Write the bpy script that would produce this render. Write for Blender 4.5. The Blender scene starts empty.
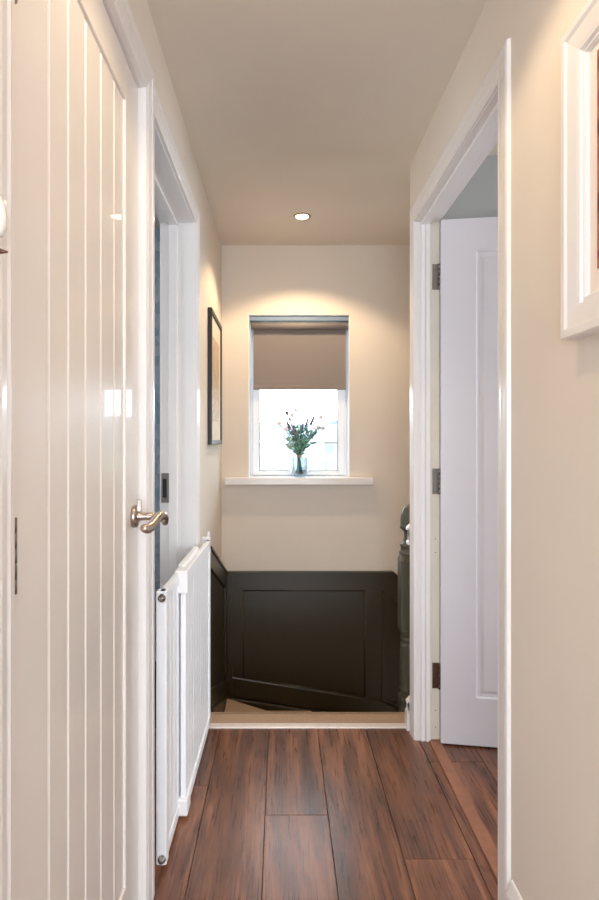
import bpy, bmesh, math, random
from mathutils import Vector, Matrix

random.seed(7)
PI = math.pi
scene = bpy.context.scene
col = scene.collection

# ------------------------------------------------------------------ camera, light, exposure
H_EYE = 1.18
cam_data = bpy.data.cameras.new('camera')
cam = bpy.data.objects.new('camera', cam_data)
col.objects.link(cam)
cam.location = (0, 0, H_EYE)
cam.rotation_euler = (PI / 2, 0, 0)
cam_data.sensor_width = 36.0
cam_data.lens = 24.0                       # 600 px on the 900 px side
cam_data.shift_x = 18.5 / 900
cam_data.shift_y = -10.0 / 900
cam_data.clip_start = 0.02
cam_data.clip_end = 600
scene.camera = cam

world = bpy.data.worlds.new('world')
scene.world = world
world.use_nodes = True
bg = world.node_tree.nodes['Background']
bg.inputs['Color'].default_value = (0.81, 0.905, 1.0, 1)
bg.inputs['Strength'].default_value = 6.0

SPOT_W = 23.0
SPOT_COL = (1.0, 0.75, 0.48)

scene.view_settings.view_transform = 'Standard'
scene.view_settings.look = 'None'
scene.view_settings.gamma = 1.0
scene.view_settings.use_curve_mapping = False
scene.view_settings.exposure = 0.9
scene.cycles.use_denoising = True
scene.cycles.max_bounces = 10
scene.cycles.diffuse_bounces = 6
scene.cycles.sample_clamp_indirect = 6.0


def portal(loc, rot, sx, sy):
    """sampling guide in a window opening: gives no light of its own"""
    d = bpy.data.lights.new('window_portal', 'AREA')
    d.shape = 'RECTANGLE'
    d.size, d.size_y = sx, sy
    d.cycles.is_portal = True
    o = bpy.data.objects.new('window_portal', d)
    col.objects.link(o)
    o.location = loc
    o.rotation_euler = rot
    return o


# ------------------------------------------------------------------ materials
def lin(r, g, b):
    f = lambda c: (c / 255 / 12.92) if c / 255 <= 0.04045 else ((c / 255 + 0.055) / 1.055) ** 2.4
    return (f(r), f(g), f(b), 1)


def mat(name, color, rough=0.5, metal=0.0, var=0.04, nscale=30, bump=0.0, bscale=200, coat=0.0, spec=0.5):
    m = bpy.data.materials.new(name)
    m.use_nodes = True
    nt = m.node_tree
    b = nt.nodes['Principled BSDF']
    b.inputs['Roughness'].default_value = rough
    b.inputs['Metallic'].default_value = metal
    b.inputs['Coat Weight'].default_value = coat
    b.inputs['Specular IOR Level'].default_value = spec
    tc = nt.nodes.new('ShaderNodeTexCoord')
    nz = nt.nodes.new('ShaderNodeTexNoise')
    nz.inputs['Scale'].default_value = nscale
    nz.inputs['Detail'].default_value = 4
    nt.links.new(tc.outputs['Object'], nz.inputs['Vector'])
    r = nt.nodes.new('ShaderNodeValToRGB')
    c = color
    r.color_ramp.elements[0].position = 0.3
    r.color_ramp.elements[1].position = 0.7
    r.color_ramp.elements[0].color = (c[0] * (1 - var), c[1] * (1 - var), c[2] * (1 - var), 1)
    r.color_ramp.elements[1].color = (min(1, c[0] * (1 + var)), min(1, c[1] * (1 + var)), min(1, c[2] * (1 + var)), 1)
    nt.links.new(nz.outputs['Fac'], r.inputs['Fac'])
    nt.links.new(r.outputs['Color'], b.inputs['Base Color'])
    if bump:
        n2 = nt.nodes.new('ShaderNodeTexNoise')
        n2.inputs['Scale'].default_value = bscale
        n2.inputs['Detail'].default_value = 3
        nt.links.new(tc.outputs['Object'], n2.inputs['Vector'])
        bp = nt.nodes.new('ShaderNodeBump')
        bp.inputs['Strength'].default_value = bump
        bp.inputs['Distance'].default_value = 0.002
        nt.links.new(n2.outputs['Fac'], bp.inputs['Height'])
        nt.links.new(bp.outputs['Normal'], b.inputs['Normal'])
    return m


def glassy(name, tint, gloss=0.08):
    m = bpy.data.materials.new(name)
    m.use_nodes = True
    nt = m.node_tree
    nt.nodes.remove(nt.nodes['Principled BSDF'])
    out = nt.nodes['Material Output']
    tr = nt.nodes.new('ShaderNodeBsdfTransparent')
    tr.inputs['Color'].default_value = tint
    gl = nt.nodes.new('ShaderNodeBsdfGlossy')
    gl.inputs['Roughness'].default_value = 0.02
    lw = nt.nodes.new('ShaderNodeLayerWeight')
    lw.inputs['Blend'].default_value = 0.25
    mul = nt.nodes.new('ShaderNodeMath')
    mul.operation = 'MULTIPLY_ADD'
    mul.inputs[1].default_value = 0.6
    mul.inputs[2].default_value = gloss * 0.5
    mul.use_clamp = True
    nt.links.new(lw.outputs['Fresnel'], mul.inputs[0])
    mx = nt.nodes.new('ShaderNodeMixShader')
    nt.links.new(mul.outputs[0], mx.inputs['Fac'])
    nt.links.new(tr.outputs[0], mx.inputs[1])
    nt.links.new(gl.outputs[0], mx.inputs[2])
    nt.links.new(mx.outputs[0], out.inputs['Surface'])
    return m


def emissive(name, color, strength):
    m = bpy.data.materials.new(name)
    m.use_nodes = True
    b = m.node_tree.nodes['Principled BSDF']
    b.inputs['Base Color'].default_value = color
    b.inputs['Emission Color'].default_value = color
    b.inputs['Emission Strength'].default_value = strength
    return m


def laminate(name):
    """dark walnut laminate: grain stretched along y, every plank with its own tone"""
    m = bpy.data.materials.new(name)
    m.use_nodes = True
    nt = m.node_tree
    N, L = nt.nodes, nt.links
    b = N['Principled BSDF']
    tc = N.new('ShaderNodeTexCoord')
    at = N.new('ShaderNodeAttribute')
    at.attribute_name = 'plank_tone'
    cmb = N.new('ShaderNodeCombineXYZ')
    sc = N.new('ShaderNodeMath')
    sc.operation = 'MULTIPLY'
    sc.inputs[1].default_value = 37.0
    L.new(at.outputs['Fac'], sc.inputs[0])
    L.new(sc.outputs[0], cmb.inputs['X'])
    L.new(sc.outputs[0], cmb.inputs['Y'])
    add = N.new('ShaderNodeVectorMath')
    add.operation = 'ADD'
    L.new(tc.outputs['Object'], add.inputs[0])
    L.new(cmb.outputs[0], add.inputs[1])

    def noise(sx, sy, scale, detail, dist=0.0):
        mp = N.new('ShaderNodeMapping')
        mp.inputs['Scale'].default_value = (sx, sy, 1)
        L.new(add.outputs[0], mp.inputs['Vector'])
        n = N.new('ShaderNodeTexNoise')
        n.inputs['Scale'].default_value = scale
        n.inputs['Detail'].default_value = detail
        n.inputs['Distortion'].default_value = dist
        L.new(mp.outputs[0], n.inputs['Vector'])
        return n
    broad = noise(7.5, 0.75, 1.7, 10, 1.5)
    fine = noise(70, 3.2, 2.0, 9, 0.6)
    knots = noise(10, 3.0, 1.3, 8, 2.6)
    r1 = N.new('ShaderNodeValToRGB')
    r1.color_ramp.elements[0].position = 0.24
    r1.color_ramp.elements[0].color = lin(66, 43, 34)
    r1.color_ramp.elements[1].position = 0.80
    r1.color_ramp.elements[1].color = lin(172, 116, 83)
    e = r1.color_ramp.elements.new(0.5)
    e.color = lin(116, 75, 54)
    L.new(broad.outputs['Fac'], r1.inputs['Fac'])
    r2 = N.new('ShaderNodeValToRGB')
    r2.color_ramp.elements[0].position = 0.32
    r2.color_ramp.elements[0].color = (0.52, 0.49, 0.47, 1)
    r2.color_ramp.elements[1].position = 0.68
    r2.color_ramp.elements[1].color = (1.22, 1.20, 1.18, 1)
    L.new(fine.outputs['Fac'], r2.inputs['Fac'])
    m1 = N.new('ShaderNodeMix')
    m1.data_type = 'RGBA'
    m1.blend_type = 'MULTIPLY'
    m1.inputs['Factor'].default_value = 0.8
    L.new(r1.outputs[0], m1.inputs['A'])
    L.new(r2.outputs[0], m1.inputs['B'])
    r3 = N.new('ShaderNodeValToRGB')
    r3.color_ramp.elements[0].position = 0.30
    r3.color_ramp.elements[0].color = (0.42, 0.37, 0.35, 1)
    r3.color_ramp.elements[1].position = 0.42
    r3.color_ramp.elements[1].color = (1, 1, 1, 1)
    L.new(knots.outputs['Fac'], r3.inputs['Fac'])
    m2 = N.new('ShaderNodeMix')
    m2.data_type = 'RGBA'
    m2.blend_type = 'MULTIPLY'
    m2.inputs['Factor'].default_value = 0.5
    L.new(m1.outputs['Result'], m2.inputs['A'])
    L.new(r3.outputs[0], m2.inputs['B'])
    # tone of the plank
    mr = N.new('ShaderNodeMapRange')
    mr.inputs['To Min'].default_value = 0.78
    mr.inputs['To Max'].default_value = 1.22
    L.new(at.outputs['Fac'], mr.inputs['Value'])
    m3 = N.new('ShaderNodeMix')
    m3.data_type = 'RGBA'
    m3.blend_type = 'MULTIPLY'
    m3.inputs['Factor'].default_value = 1.0
    L.new(m2.outputs['Result'], m3.inputs['A'])
    L.new(mr.outputs['Result'], m3.inputs['B'])
    L.new(m3.outputs['Result'], b.inputs['Base Color'])
    rr = N.new('ShaderNodeMapRange')
    rr.inputs['To Min'].default_value = 0.22
    rr.inputs['To Max'].default_value = 0.36
    L.new(fine.outputs['Fac'], rr.inputs['Value'])
    L.new(rr.outputs['Result'], b.inputs['Roughness'])
    bp = N.new('ShaderNodeBump')
    bp.inputs['Strength'].default_value = 0.2
    bp.inputs['Distance'].default_value = 0.002
    L.new(fine.outputs['Fac'], bp.inputs['Height'])
    L.new(bp.outputs['Normal'], b.inputs['Normal'])
    return m


def blotchy(name, stops, scale, detail=5, dist=1.5, rough=0.6):
    m = bpy.data.materials.new(name)
    m.use_nodes = True
    nt = m.node_tree
    b = nt.nodes['Principled BSDF']
    b.inputs['Roughness'].default_value = rough
    tc = nt.nodes.new('ShaderNodeTexCoord')
    nz = nt.nodes.new('ShaderNodeTexNoise')
    nz.inputs['Scale'].default_value = scale
    nz.inputs['Detail'].default_value = detail
    nz.inputs['Distortion'].default_value = dist
    nt.links.new(tc.outputs['Object'], nz.inputs['Vector'])
    r = nt.nodes.new('ShaderNodeValToRGB')
    els = r.color_ramp.elements
    els[0].position, els[0].color = stops[0]
    els[1].position, els[1].color = stops[-1]
    for p, c in stops[1:-1]:
        els.new(p).color = c
    nt.links.new(nz.outputs['Fac'], r.inputs['Fac'])
    nt.links.new(r.outputs['Color'], b.inputs['Base Color'])
    return m


def mosaic(name):
    m = bpy.data.materials.new(name)
    m.use_nodes = True
    nt = m.node_tree
    b = nt.nodes['Principled BSDF']
    b.inputs['Roughness'].default_value = 0.2
    tc = nt.nodes.new('ShaderNodeTexCoord')
    v = nt.nodes.new('ShaderNodeTexVoronoi')
    v.inputs['Scale'].default_value = 26
    nt.links.new(tc.outputs['Object'], v.inputs['Vector'])
    r = nt.nodes.new('ShaderNodeValToRGB')
    r.color_ramp.elements[0].color = lin(150, 174, 202)
    r.color_ramp.elements[1].color = lin(205, 218, 230)
    nt.links.new(v.outputs['Color'], r.inputs['Fac'])
    nt.links.new(r.outputs['Color'], b.inputs['Base Color'])
    return m


M = {}
M['wall'] = mat('cream_emulsion', lin(229, 219, 207), 0.75, var=0.012, nscale=6, bump=0.06, bscale=350, spec=0.3)
M['room_wall'] = mat('pale_grey_emulsion', lin(206, 206, 208), 0.8, var=0.012, nscale=6)
M['ceiling'] = mat('ceiling_emulsion', lin(227, 218, 206), 0.85, var=0.012, nscale=5, bump=0.05, bscale=300, spec=0.2)
M['gloss'] = mat('white_satin_paint', lin(236, 232, 230), 0.28, var=0.01, nscale=12, coat=0.15)
M['door'] = mat('ivory_door_paint', lin(235, 229, 223), 0.34, var=0.01, nscale=8, coat=0.2)
M['door_white'] = mat('white_moulded_door_paint', lin(211, 206, 210), 0.38, var=0.01, nscale=8)
M['jamb'] = mat('cream_jamb_paint', lin(234, 226, 212), 0.45, var=0.02, nscale=12)
M['gate'] = mat('white_gate_paint', lin(240, 240, 242), 0.4, var=0.01, nscale=10)
M['plastic'] = mat('white_plastic', lin(240, 238, 238), 0.35, var=0.01)
M['nickel'] = mat('brushed_nickel', lin(190, 178, 168), 0.3, 1.0, var=0.06, nscale=80)
M['steel'] = mat('steel', lin(150, 142, 136), 0.35, 1.0, var=0.1, nscale=90)
M['bronze'] = mat('brown_bronze_hinge', lin(112, 84, 72), 0.4, 0.85, var=0.15, nscale=90)
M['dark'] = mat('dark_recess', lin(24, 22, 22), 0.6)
M['green'] = mat('dark_olive_paint', lin(54, 46, 29), 0.34, var=0.05, nscale=14)
M['newel'] = mat('grey_green_newel_paint', lin(80, 77, 65), 0.36, var=0.06, nscale=20)
M['carpet'] = mat('beige_carpet', lin(180, 154, 132), 0.95, var=0.22, nscale=260, bump=0.9, bscale=420, spec=0.1)
M['strip'] = mat('pale_aluminium_strip', lin(236, 224, 218), 0.35, 0.2, var=0.04)
M['laminate'] = laminate('walnut_laminate')
M['threshold'] = mat('red_brown_wood_threshold', lin(148, 98, 72), 0.4, var=0.14, nscale=40)
M['blind'] = mat('taupe_blind_fabric', lin(140, 131, 127), 0.85, var=0.04, nscale=300, bump=0.2, bscale=800)
M['blind_dark'] = mat('grey_brown_roller', lin(128, 114, 104), 0.7, var=0.04, nscale=60)
M['headrail'] = mat('silver_headrail', lin(150, 162, 172), 0.3, 0.8, var=0.03)
M['upvc'] = mat('white_upvc', lin(238, 242, 248), 0.3, var=0.01)
M['gasket'] = mat('grey_gasket', lin(92, 104, 112), 0.7)
M['glass'] = glassy('window_glass', (0.97, 0.985, 0.99, 1), 0.05)
M['vase'] = glassy('vase_glass', (0.90, 0.96, 1.0, 1), 0.10)
M['water'] = glassy('vase_water', (0.88, 0.95, 1.0, 1), 0.04)
M['stem'] = mat('green_stem', lin(70, 104, 84), 0.6, var=0.2, nscale=60)
M['leaf'] = mat('blue_green_leaf', lin(116, 168, 152), 0.55, var=0.3, nscale=60)
M['leaf_pale'] = mat('pale_sage_leaf', lin(168, 196, 182), 0.55, var=0.2, nscale=60)
M['lavender'] = mat('lavender_flower', lin(128, 122, 168), 0.7, var=0.25, nscale=120)
M['plum'] = mat('dusky_plum_flower', lin(140, 110, 134), 0.7, var=0.2, nscale=120)
M['cream_flower'] = mat('pale_pink_flower', lin(238, 230, 238), 0.7, var=0.1, nscale=120)
M['twine'] = mat('grey_twine', lin(150, 150, 140), 0.9, var=0.2, nscale=150)
M['black'] = mat('black_frame_paint', lin(20, 18, 18), 0.4, var=0.1)
M['mat_board'] = mat('ivory_mat_board', lin(238, 228, 212), 0.85, var=0.01)
M['mat_white'] = mat('blush_mat_board', lin(240, 228, 220), 0.85, var=0.01)
M['print_pale'] = blotchy('pale_sepia_print', [(0.35, lin(226, 206, 182)), (0.5, lin(196, 170, 146)), (0.7, lin(234, 218, 198))], 9)
M['print_red'] = blotchy('russet_print', [(0.30, lin(40, 28, 34)), (0.45, lin(120, 58, 48)), (0.56, lin(176, 120, 88)), (0.7, lin(150, 52, 66))], 10)
M['bedroom_shade'] = mat('shaded_grey_emulsion', lin(172, 173, 172), 0.85, var=0.012, nscale=6)  # shade on the wall above the open door, put into the paint colour
M['tile'] = mosaic('blue_grey_mosaic')
M['lamp'] = emissive('lamp_glow', (1.0, 0.86, 0.62, 1), 14.0)
M['bezel'] = mat('satin_chrome_bezel', lin(190, 170, 140), 0.35, 0.7)
M['porcelain'] = mat('white_porcelain', lin(240, 236, 228), 0.12, var=0.01, coat=0.5)
M['render'] = mat('pale_house_render', lin(134, 130, 126), 0.9, var=0.04, nscale=0.6)
M['render2'] = mat('pale_grey_house_render', lin(118, 116, 116), 0.9, var=0.04, nscale=0.6)
M['slate'] = mat('grey_slate_roof', lin(98, 106, 118), 0.8, var=0.1, nscale=2)
M['winglass'] = mat('dull_house_window', lin(100, 106, 116), 0.3)
M['hedge'] = mat('green_hedge', lin(72, 88, 50), 0.9, var=0.3, nscale=3)
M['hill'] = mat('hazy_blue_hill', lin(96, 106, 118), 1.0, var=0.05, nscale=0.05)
M['lawn'] = mat('pale_lawn', lin(110, 118, 92), 1.0, var=0.1, nscale=0.3)


# ------------------------------------------------------------------ mesh helpers
class MB:
    def __init__(self):
        self.bm = bmesh.new()

    def _merge(self, b):
        me = bpy.data.meshes.new('tmp')
        b.to_mesh(me)
        b.free()
        self.bm.from_mesh(me)
        bpy.data.meshes.remove(me)

    def box(self, x0, x1, y0, y1, z0, z1, bev=0.0, seg=2):
        b = bmesh.new()
        vs = [b.verts.new((x, y, z)) for x in (x0, x1) for y in (y0, y1) for z in (z0, z1)]
        for f in ((0, 1, 3, 2), (4, 6, 7, 5), (0, 4, 5, 1), (2, 3, 7, 6), (0, 2, 6, 4), (1, 5, 7, 3)):
            b.faces.new([vs[i] for i in f])
        bmesh.ops.recalc_face_normals(b, faces=b.faces)
        if bev:
            bmesh.ops.bevel(b, geom=list(b.edges), offset=bev, segments=seg, affect='EDGES', profile=0.5)
        self._merge(b)
        return self

    def prism(self, poly, axis, a, b_, bev=0.0):
        """poly of 2D points in the two remaining axes (in x,y,z order), extruded from a to b_ along axis"""
        b = bmesh.new()

        def P(p, t):
            if axis == 'x':
                return (t, p[0], p[1])
            if axis == 'y':
                return (p[0], t, p[1])
            return (p[0], p[1], t)
        v0 = [b.verts.new(P(p, a)) for p in poly]
        v1 = [b.verts.new(P(p, b_)) for p in poly]
        n = len(poly)
        b.faces.new(v0)
        b.faces.new(list(reversed(v1)))
        for i in range(n):
            b.faces.new([v0[i], v1[i], v1[(i + 1) % n], v0[(i + 1) % n]])
        bmesh.ops.recalc_face_normals(b, faces=b.faces)
        if bev:
            bmesh.ops.bevel(b, geom=list(b.edges), offset=bev, segments=2, affect='EDGES', profile=0.5)
        self._merge(b)
        return self

    def lathe(self, prof, c=(0, 0, 0), axis='z', seg=24, caps=True):
        b = bmesh.new()
        rings = []
        for (r, t) in prof:
            ring = []
            for i in range(seg):
                a = 2 * PI * i / seg
                u, v = r * math.cos(a), r * math.sin(a)
                if axis == 'z':
                    p = (c[0] + u, c[1] + v, c[2] + t)
                elif axis == 'x':
                    p = (c[0] + t, c[1] + u, c[2] + v)
                else:
                    p = (c[0] + u, c[1] + t, c[2] + v)
                ring.append(b.verts.new(p))
            rings.append(ring)
        for k in range(len(rings) - 1):
            for i in range(seg):
                b.faces.new([rings[k][i], rings[k][(i + 1) % seg], rings[k + 1][(i + 1) % seg], rings[k + 1][i]])
        if caps:
            b.faces.new(list(reversed(rings[0])))
            b.faces.new(rings[-1])
        bmesh.ops.recalc_face_normals(b, faces=b.faces)
        for f in b.faces:
            f.smooth = len(f.verts) == 4
        self._merge(b)
        return self

    def tube(self, pts, r, seg=8, caps=True):
        """round tube along pts; r a number or a list"""
        pts = [Vector(p) for p in pts]
        rs = r if isinstance(r, (list, tuple)) else [r] * len(pts)
        b = bmesh.new()
        rings = []
        up = None
        for i, p in enumerate(pts):
            d = (pts[min(i + 1, len(pts) - 1)] - pts[max(i - 1, 0)]).normalized()
            if up is None:
                up = Vector((0, 0, 1)) if abs(d.z) < 0.9 else Vector((1, 0, 0))
            s = d.cross(up).normalized()
            up = s.cross(d).normalized()
            rings.append([b.verts.new(p + (s * math.cos(2 * PI * k / seg) + up * math.sin(2 * PI * k / seg)) * rs[i]) for k in range(seg)])
        for k in range(len(rings) - 1):
            for i in range(seg):
                b.faces.new([rings[k][i], rings[k][(i + 1) % seg], rings[k + 1][(i + 1) % seg], rings[k + 1][i]])
        if caps:
            b.faces.new(list(reversed(rings[0])))
            b.faces.new(rings[-1])
        bmesh.ops.recalc_face_normals(b, faces=b.faces)
        for f in b.faces:
            f.smooth = len(f.verts) == 4
        self._merge(b)
        return self

    def ball(self, c, rx, ry=None, rz=None, seg=14):
        ry = ry or rx
        rz = rz or rx
        b = bmesh.new()
        bmesh.ops.create_uvsphere(b, u_segments=seg, v_segments=max(6, seg // 2 + 2), radius=1)
        for v in b.verts:
            v.co = Vector((c[0] + v.co.x * rx, c[1] + v.co.y * ry, c[2] + v.co.z * rz))
        for f in b.faces:
            f.smooth = True
        self._merge(b)
        return self

    def sweep(self, profile, path, dirs, wall_x, side):
        """moulding on a wall of constant x: profile (u outward, v proud), path of (y, z) with outward dirs"""
        b = bmesh.new()
        rings = []
        for (p, d) in zip(path, dirs):
            rings.append([b.verts.new((wall_x + side * v, p[0] + d[0] * u, p[1] + d[1] * u)) for (u, v) in profile])
        n = len(profile)
        for k in range(len(rings) - 1):
            for i in range(n):
                b.faces.new([rings[k][i], rings[k][(i + 1) % n], rings[k + 1][(i + 1) % n], rings[k + 1][i]])
        closed = path[0] == path[-1] and len(path) > 2
        if not closed:
            b.faces.new(list(reversed(rings[0])))
            b.faces.new(rings[-1])
        bmesh.ops.remove_doubles(b, verts=b.verts, dist=1e-6)
        bmesh.ops.recalc_face_normals(b, faces=b.faces)
        self._merge(b)
        return self

    def xform(self, mtx):
        self.bm.transform(mtx)
        return self

    def build(self, name, material, parent=None, origin=None):
        me = bpy.data.meshes.new(name)
        off = Vector((0, 0, 0))
        if parent is not None:
            p = parent
            while p is not None:
                off += p.location
                p = p.parent
        o_loc = Vector((0, 0, 0))
        if parent is None and origin is not None:
            o_loc = Vector(origin)
        self.bm.transform(Matrix.Translation(-off - o_loc))
        self.bm.to_mesh(me)
        self.bm.free()
        me.materials.append(material)
        o = bpy.data.objects.new(name, me)
        col.objects.link(o)
        o.location = o_loc
        if parent is not None:
            o.parent = parent
        return o


def tag(o, label, cat, group=None):
    o['label'] = label
    o['category'] = cat
    if group:
        o['group'] = group
    return o


def thing(name, label, cat, loc, group=None):
    o = bpy.data.objects.new(name, None)
    o.empty_display_size = 0.05
    col.objects.link(o)
    o.location = loc
    return tag(o, label, cat, group)


def struct(o):
    o['kind'] = 'structure'
    return o


def empty_struct(name, loc):
    o = bpy.data.objects.new(name, None)
    o.empty_display_size = 0.05
    col.objects.link(o)
    o.location = loc
    return struct(o)


def copy_tree(o, parent=None):
    c = o.copy()
    col.objects.link(c)
    if parent is not None:
        c.parent = parent
    for ch in list(o.children):
        copy_tree(ch, c)
    return c


# ------------------------------------------------------------------ main measures (metres)
XL, XR = -0.344, 0.529            # hall walls
XLO, XRO = -0.476, 0.622          # far faces of those walls
ZC = 2.307                        # ceiling
YB = 3.468                        # wall with the window
YE = 2.46                         # end of the right wall, end of the wood floor
YN = -0.15                        # end of the hall behind the viewer
ZB = -2.6                         # foot of the stairwell

# ------------------------------------------------------------------ floor
fl = bmesh.new()
tone = fl.faces.layers.float.new('plank_tone')
g = 0.0008


def plank(x0, x1, y0, y1, t):
    b = 0.0011
    z = 0.0
    v = [fl.verts.new(p) for p in (
        (x0 + g, y0 + g, z - 0.006), (x1 - g, y0 + g, z - 0.006), (x1 - g, y1 - g, z - 0.006), (x0 + g, y1 - g, z - 0.006),
        (x0 + g, y0 + g, z - b), (x1 - g, y0 + g, z - b), (x1 - g, y1 - g, z - b), (x0 + g, y1 - g, z - b),
        (x0 + g + b, y0 + g + b, z), (x1 - g - b, y0 + g + b, z), (x1 - g - b, y1 - g - b, z), (x0 + g + b, y1 - g - b, z))]
    fs = [(8, 9, 10, 11)]
    for k in (0, 4):
        for i in range(4):
            fs.append((k + i, k + (i + 1) % 4, k + 4 + (i + 1) % 4, k + 4 + i))
    for f in fs:
        ff = fl.faces.new([v[i] for i in f])
        ff[tone] = t


YR_FLOOR = -2.9
joints = {0: 1.888, 2: 1.69, 1: 1.20, -1: 1.36, -2: 2.05, 3: 2.2}
tones = {0: 0.36, 1: 0.55, 2: 0.72, -1: 0.42, -2: 0.66, 3: 0.48}
for row in range(-12, 19):
    x0 = -0.05 + row * 0.198
    j = joints.get(row, random.uniform(0.9, 2.2))
    ys = [j - 1.29 * 4, j - 1.29 * 3, j - 1.29 * 2, j - 1.29, j, j + 1.29]
    for k in range(5):
        a, b_ = max(ys[k], YR_FLOOR), min(ys[k + 1], YE)
        if b_ - a < 0.02:
            continue
        t = tones.get(row, random.random()) + (0.13 if k % 2 else -0.06)
        plank(x0, x0 + 0.198, a, b_, min(1, max(0, t)))
bmesh.ops.recalc_face_normals(fl, faces=fl.faces)
for f in fl.faces:
    if f.normal.z < -0.5:
        f.normal_flip()
me = bpy.data.meshes.new('floor')
fl.to_mesh(me)
fl.free()
me.materials.append(M['laminate'])
floor = bpy.data.objects.new('floor', me)
col.objects.link(floor)
struct(floor)
sub = MB().box(-2.1, 3.7, YR_FLOOR, YE, -0.22, -0.0055).build('subfloor', M['dark'], floor)
struct(MB().box(0.578, 0.620, 1.452, 2.352, -0.001, 0.007, 0.002).build('trim_1', M['threshold']))

# ------------------------------------------------------------------ ceiling and walls
struct(MB().box(-2.2, 3.7, -3.1, YB + 0.14, ZC, ZC + 0.1).build('ceiling', M['ceiling']))

D1A, D1B, D1H = 0.775, 1.485, 2.052        # left near doorway
D2A, D2B, D2H = 1.567, 2.360, 2.035        # left far doorway
D3A, D3B, D3H = 1.450, 2.356, 2.036        # right doorway
LT = 0.022                                 # lining thickness

w = MB()
w.box(XLO, XL, YN, D1A - LT, -0.2, ZC)
w.box(XLO, XL, D1A - LT, D1B + LT, D1H + LT, ZC)
w.box(XLO, XL, D1B + LT, D2A - LT, -0.2, ZC)
w.box(XLO, XL, D2A - LT, D2B + LT, D2H + LT, ZC)
w.box(XLO, XL, D2B + LT, YB, ZB, ZC)
struct(w.build('wall_left', M['wall']))

w = MB()
w.box(XR, XRO, YN, D3A - LT, -0.2, ZC)
w.box(XR, XRO, D3A - LT, D3B + LT, D3H + LT, ZC)
w.box(XR, XRO, D3B + LT, YE, -0.2, ZC)
w.box(XRO, 3.6, D3B + LT + 0.004, YE, -0.2, ZC)
struct(w.build('wall_right', M['wall']))

WX0, WX1, WZ0, WZ1 = -0.188, 0.3965, 0.966, 1.905      # window opening
w = MB()
w.box(XLO, WX0, YB, YB + 0.14, ZB, ZC)
w.box(WX1, 2.6, YB, YB + 0.14, ZB, ZC)
w.box(WX0, WX1, YB, YB + 0.14, WZ1, ZC)
w.box(WX0, WX1, YB, YB + 0.14, ZB, WZ0 - 0.04)
struct(w.build('wall_back', M['wall']))
w = MB()
w.box(WX0, WX0 + 0.004, YB + 0.002, YB + 0.14, WZ0, WZ1)
w.box(WX1 - 0.004, WX1, YB + 0.002, YB + 0.14, WZ0, WZ1)
w.box(WX0, WX1, YB + 0.002, YB + 0.14, WZ1 - 0.004, WZ1)
struct(w.build('trim_2', M['upvc']))

# stairwell below the landing and beyond to the right
w = MB()
w.box(2.6, 2.7, YE, YB + 0.14, ZB, ZC)
struct(w.build('wall_stair_end', M['wall']))
w = MB()
w.box(XL, 2.6, YE - 0.06, YE, ZB, -0.2)
struct(w.build('wall_stair_front', M['wall']))

# unseen wide room and window added behind the viewer to brighten the near hall
YR = -2.9
w = MB()
w.box(-2.1, XLO, YN - 0.1, YN, -0.2, ZC)
w.box(XRO, 2.5, YN - 0.1, YN, -0.2, ZC)
w.box(-2.1, -2.0, YR, YN - 0.1, -0.2, ZC)
w.box(2.4, 2.5, YR, YN - 0.1, -0.2, ZC)
w.box(-2.1, -1.7, YR - 0.1, YR, -0.2, ZC)
w.box(2.1, 2.5, YR - 0.1, YR, -0.2, ZC)
w.box(-1.7, 2.1, YR - 0.1, YR, 2.15, ZC)
w.box(-1.7, 2.1, YR - 0.1, YR, -0.2, 0.45)
struct(w.build('wall_fill_room', M['room_wall']))
portal((0.2, YR - 0.05, 1.3), (PI / 2, 0, 0), 3.8, 1.7)

# right room
w = MB()
RX = 3.5
w.box(RX, RX + 0.1, -0.15, 0.1, -0.2, ZC)
w.box(RX, RX + 0.1, 1.85, YE, -0.2, ZC)
w.box(RX, RX + 0.1, 0.1, 1.85, 2.0, ZC)
w.box(RX, RX + 0.1, 0.1, 1.85, -0.2, 0.75)
w.box(2.5, RX + 0.1, -0.25, -0.15, -0.2, ZC)
struct(w.build('wall_bedroom', M['room_wall']))
portal((RX + 0.05, 0.975, 1.375), (0, PI / 2, 0), 1.25, 1.75)
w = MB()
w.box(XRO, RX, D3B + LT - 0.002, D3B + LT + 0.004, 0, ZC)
struct(w.build('wall_bedroom_side', M['bedroom_shade']))

# left room; its unseen window opening is added to brighten it
w = MB()
w.box(-2.1, -2.0, 0.2, 1.2, -0.2, ZC)
w.box(-2.1, -2.0, 1.8, 3.3, -0.2, ZC)
w.box(-2.1, -2.0, 1.2, 1.8, 1.85, ZC)
w.box(-2.1, -2.0, 1.2, 1.8, -0.2, 1.15)
w.box(-2.1, XLO, 0.2, 0.3, -0.2, ZC)
struct(w.build('wall_bathroom', M['room_wall']))
w = MB()
w.box(-2.0, XLO, 3.2, 3.3, -0.2, ZC)
struct(w.build('wall_bathroom_tiled', M['tile']))
portal((-2.05, 1.5, 1.5), (0, -PI / 2, 0), 0.7, 0.6)
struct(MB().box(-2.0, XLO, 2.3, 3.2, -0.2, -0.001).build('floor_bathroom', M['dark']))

# ------------------------------------------------------------------ door linings, architraves, skirting
ARCH = [(0.0, 0.0), (0.0, 0.010), (0.006, 0.012), (0.012, 0.010), (0.016, 0.0125), (0.030, 0.0145), (0.040, 0.0135),
        (0.044, 0.016), (0.058, 0.0165), (0.066, 0.013), (0.068, 0.0)]
UP = [(-1, 0), (-1, 1), (1, 1), (1, 0)]


def architrave(wall_x, side, ya, yb, h, prof):
    return MB().sweep(prof, [(ya, 0), (ya, h), (yb, h), (yb, 0)], UP, wall_x, side)


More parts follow.
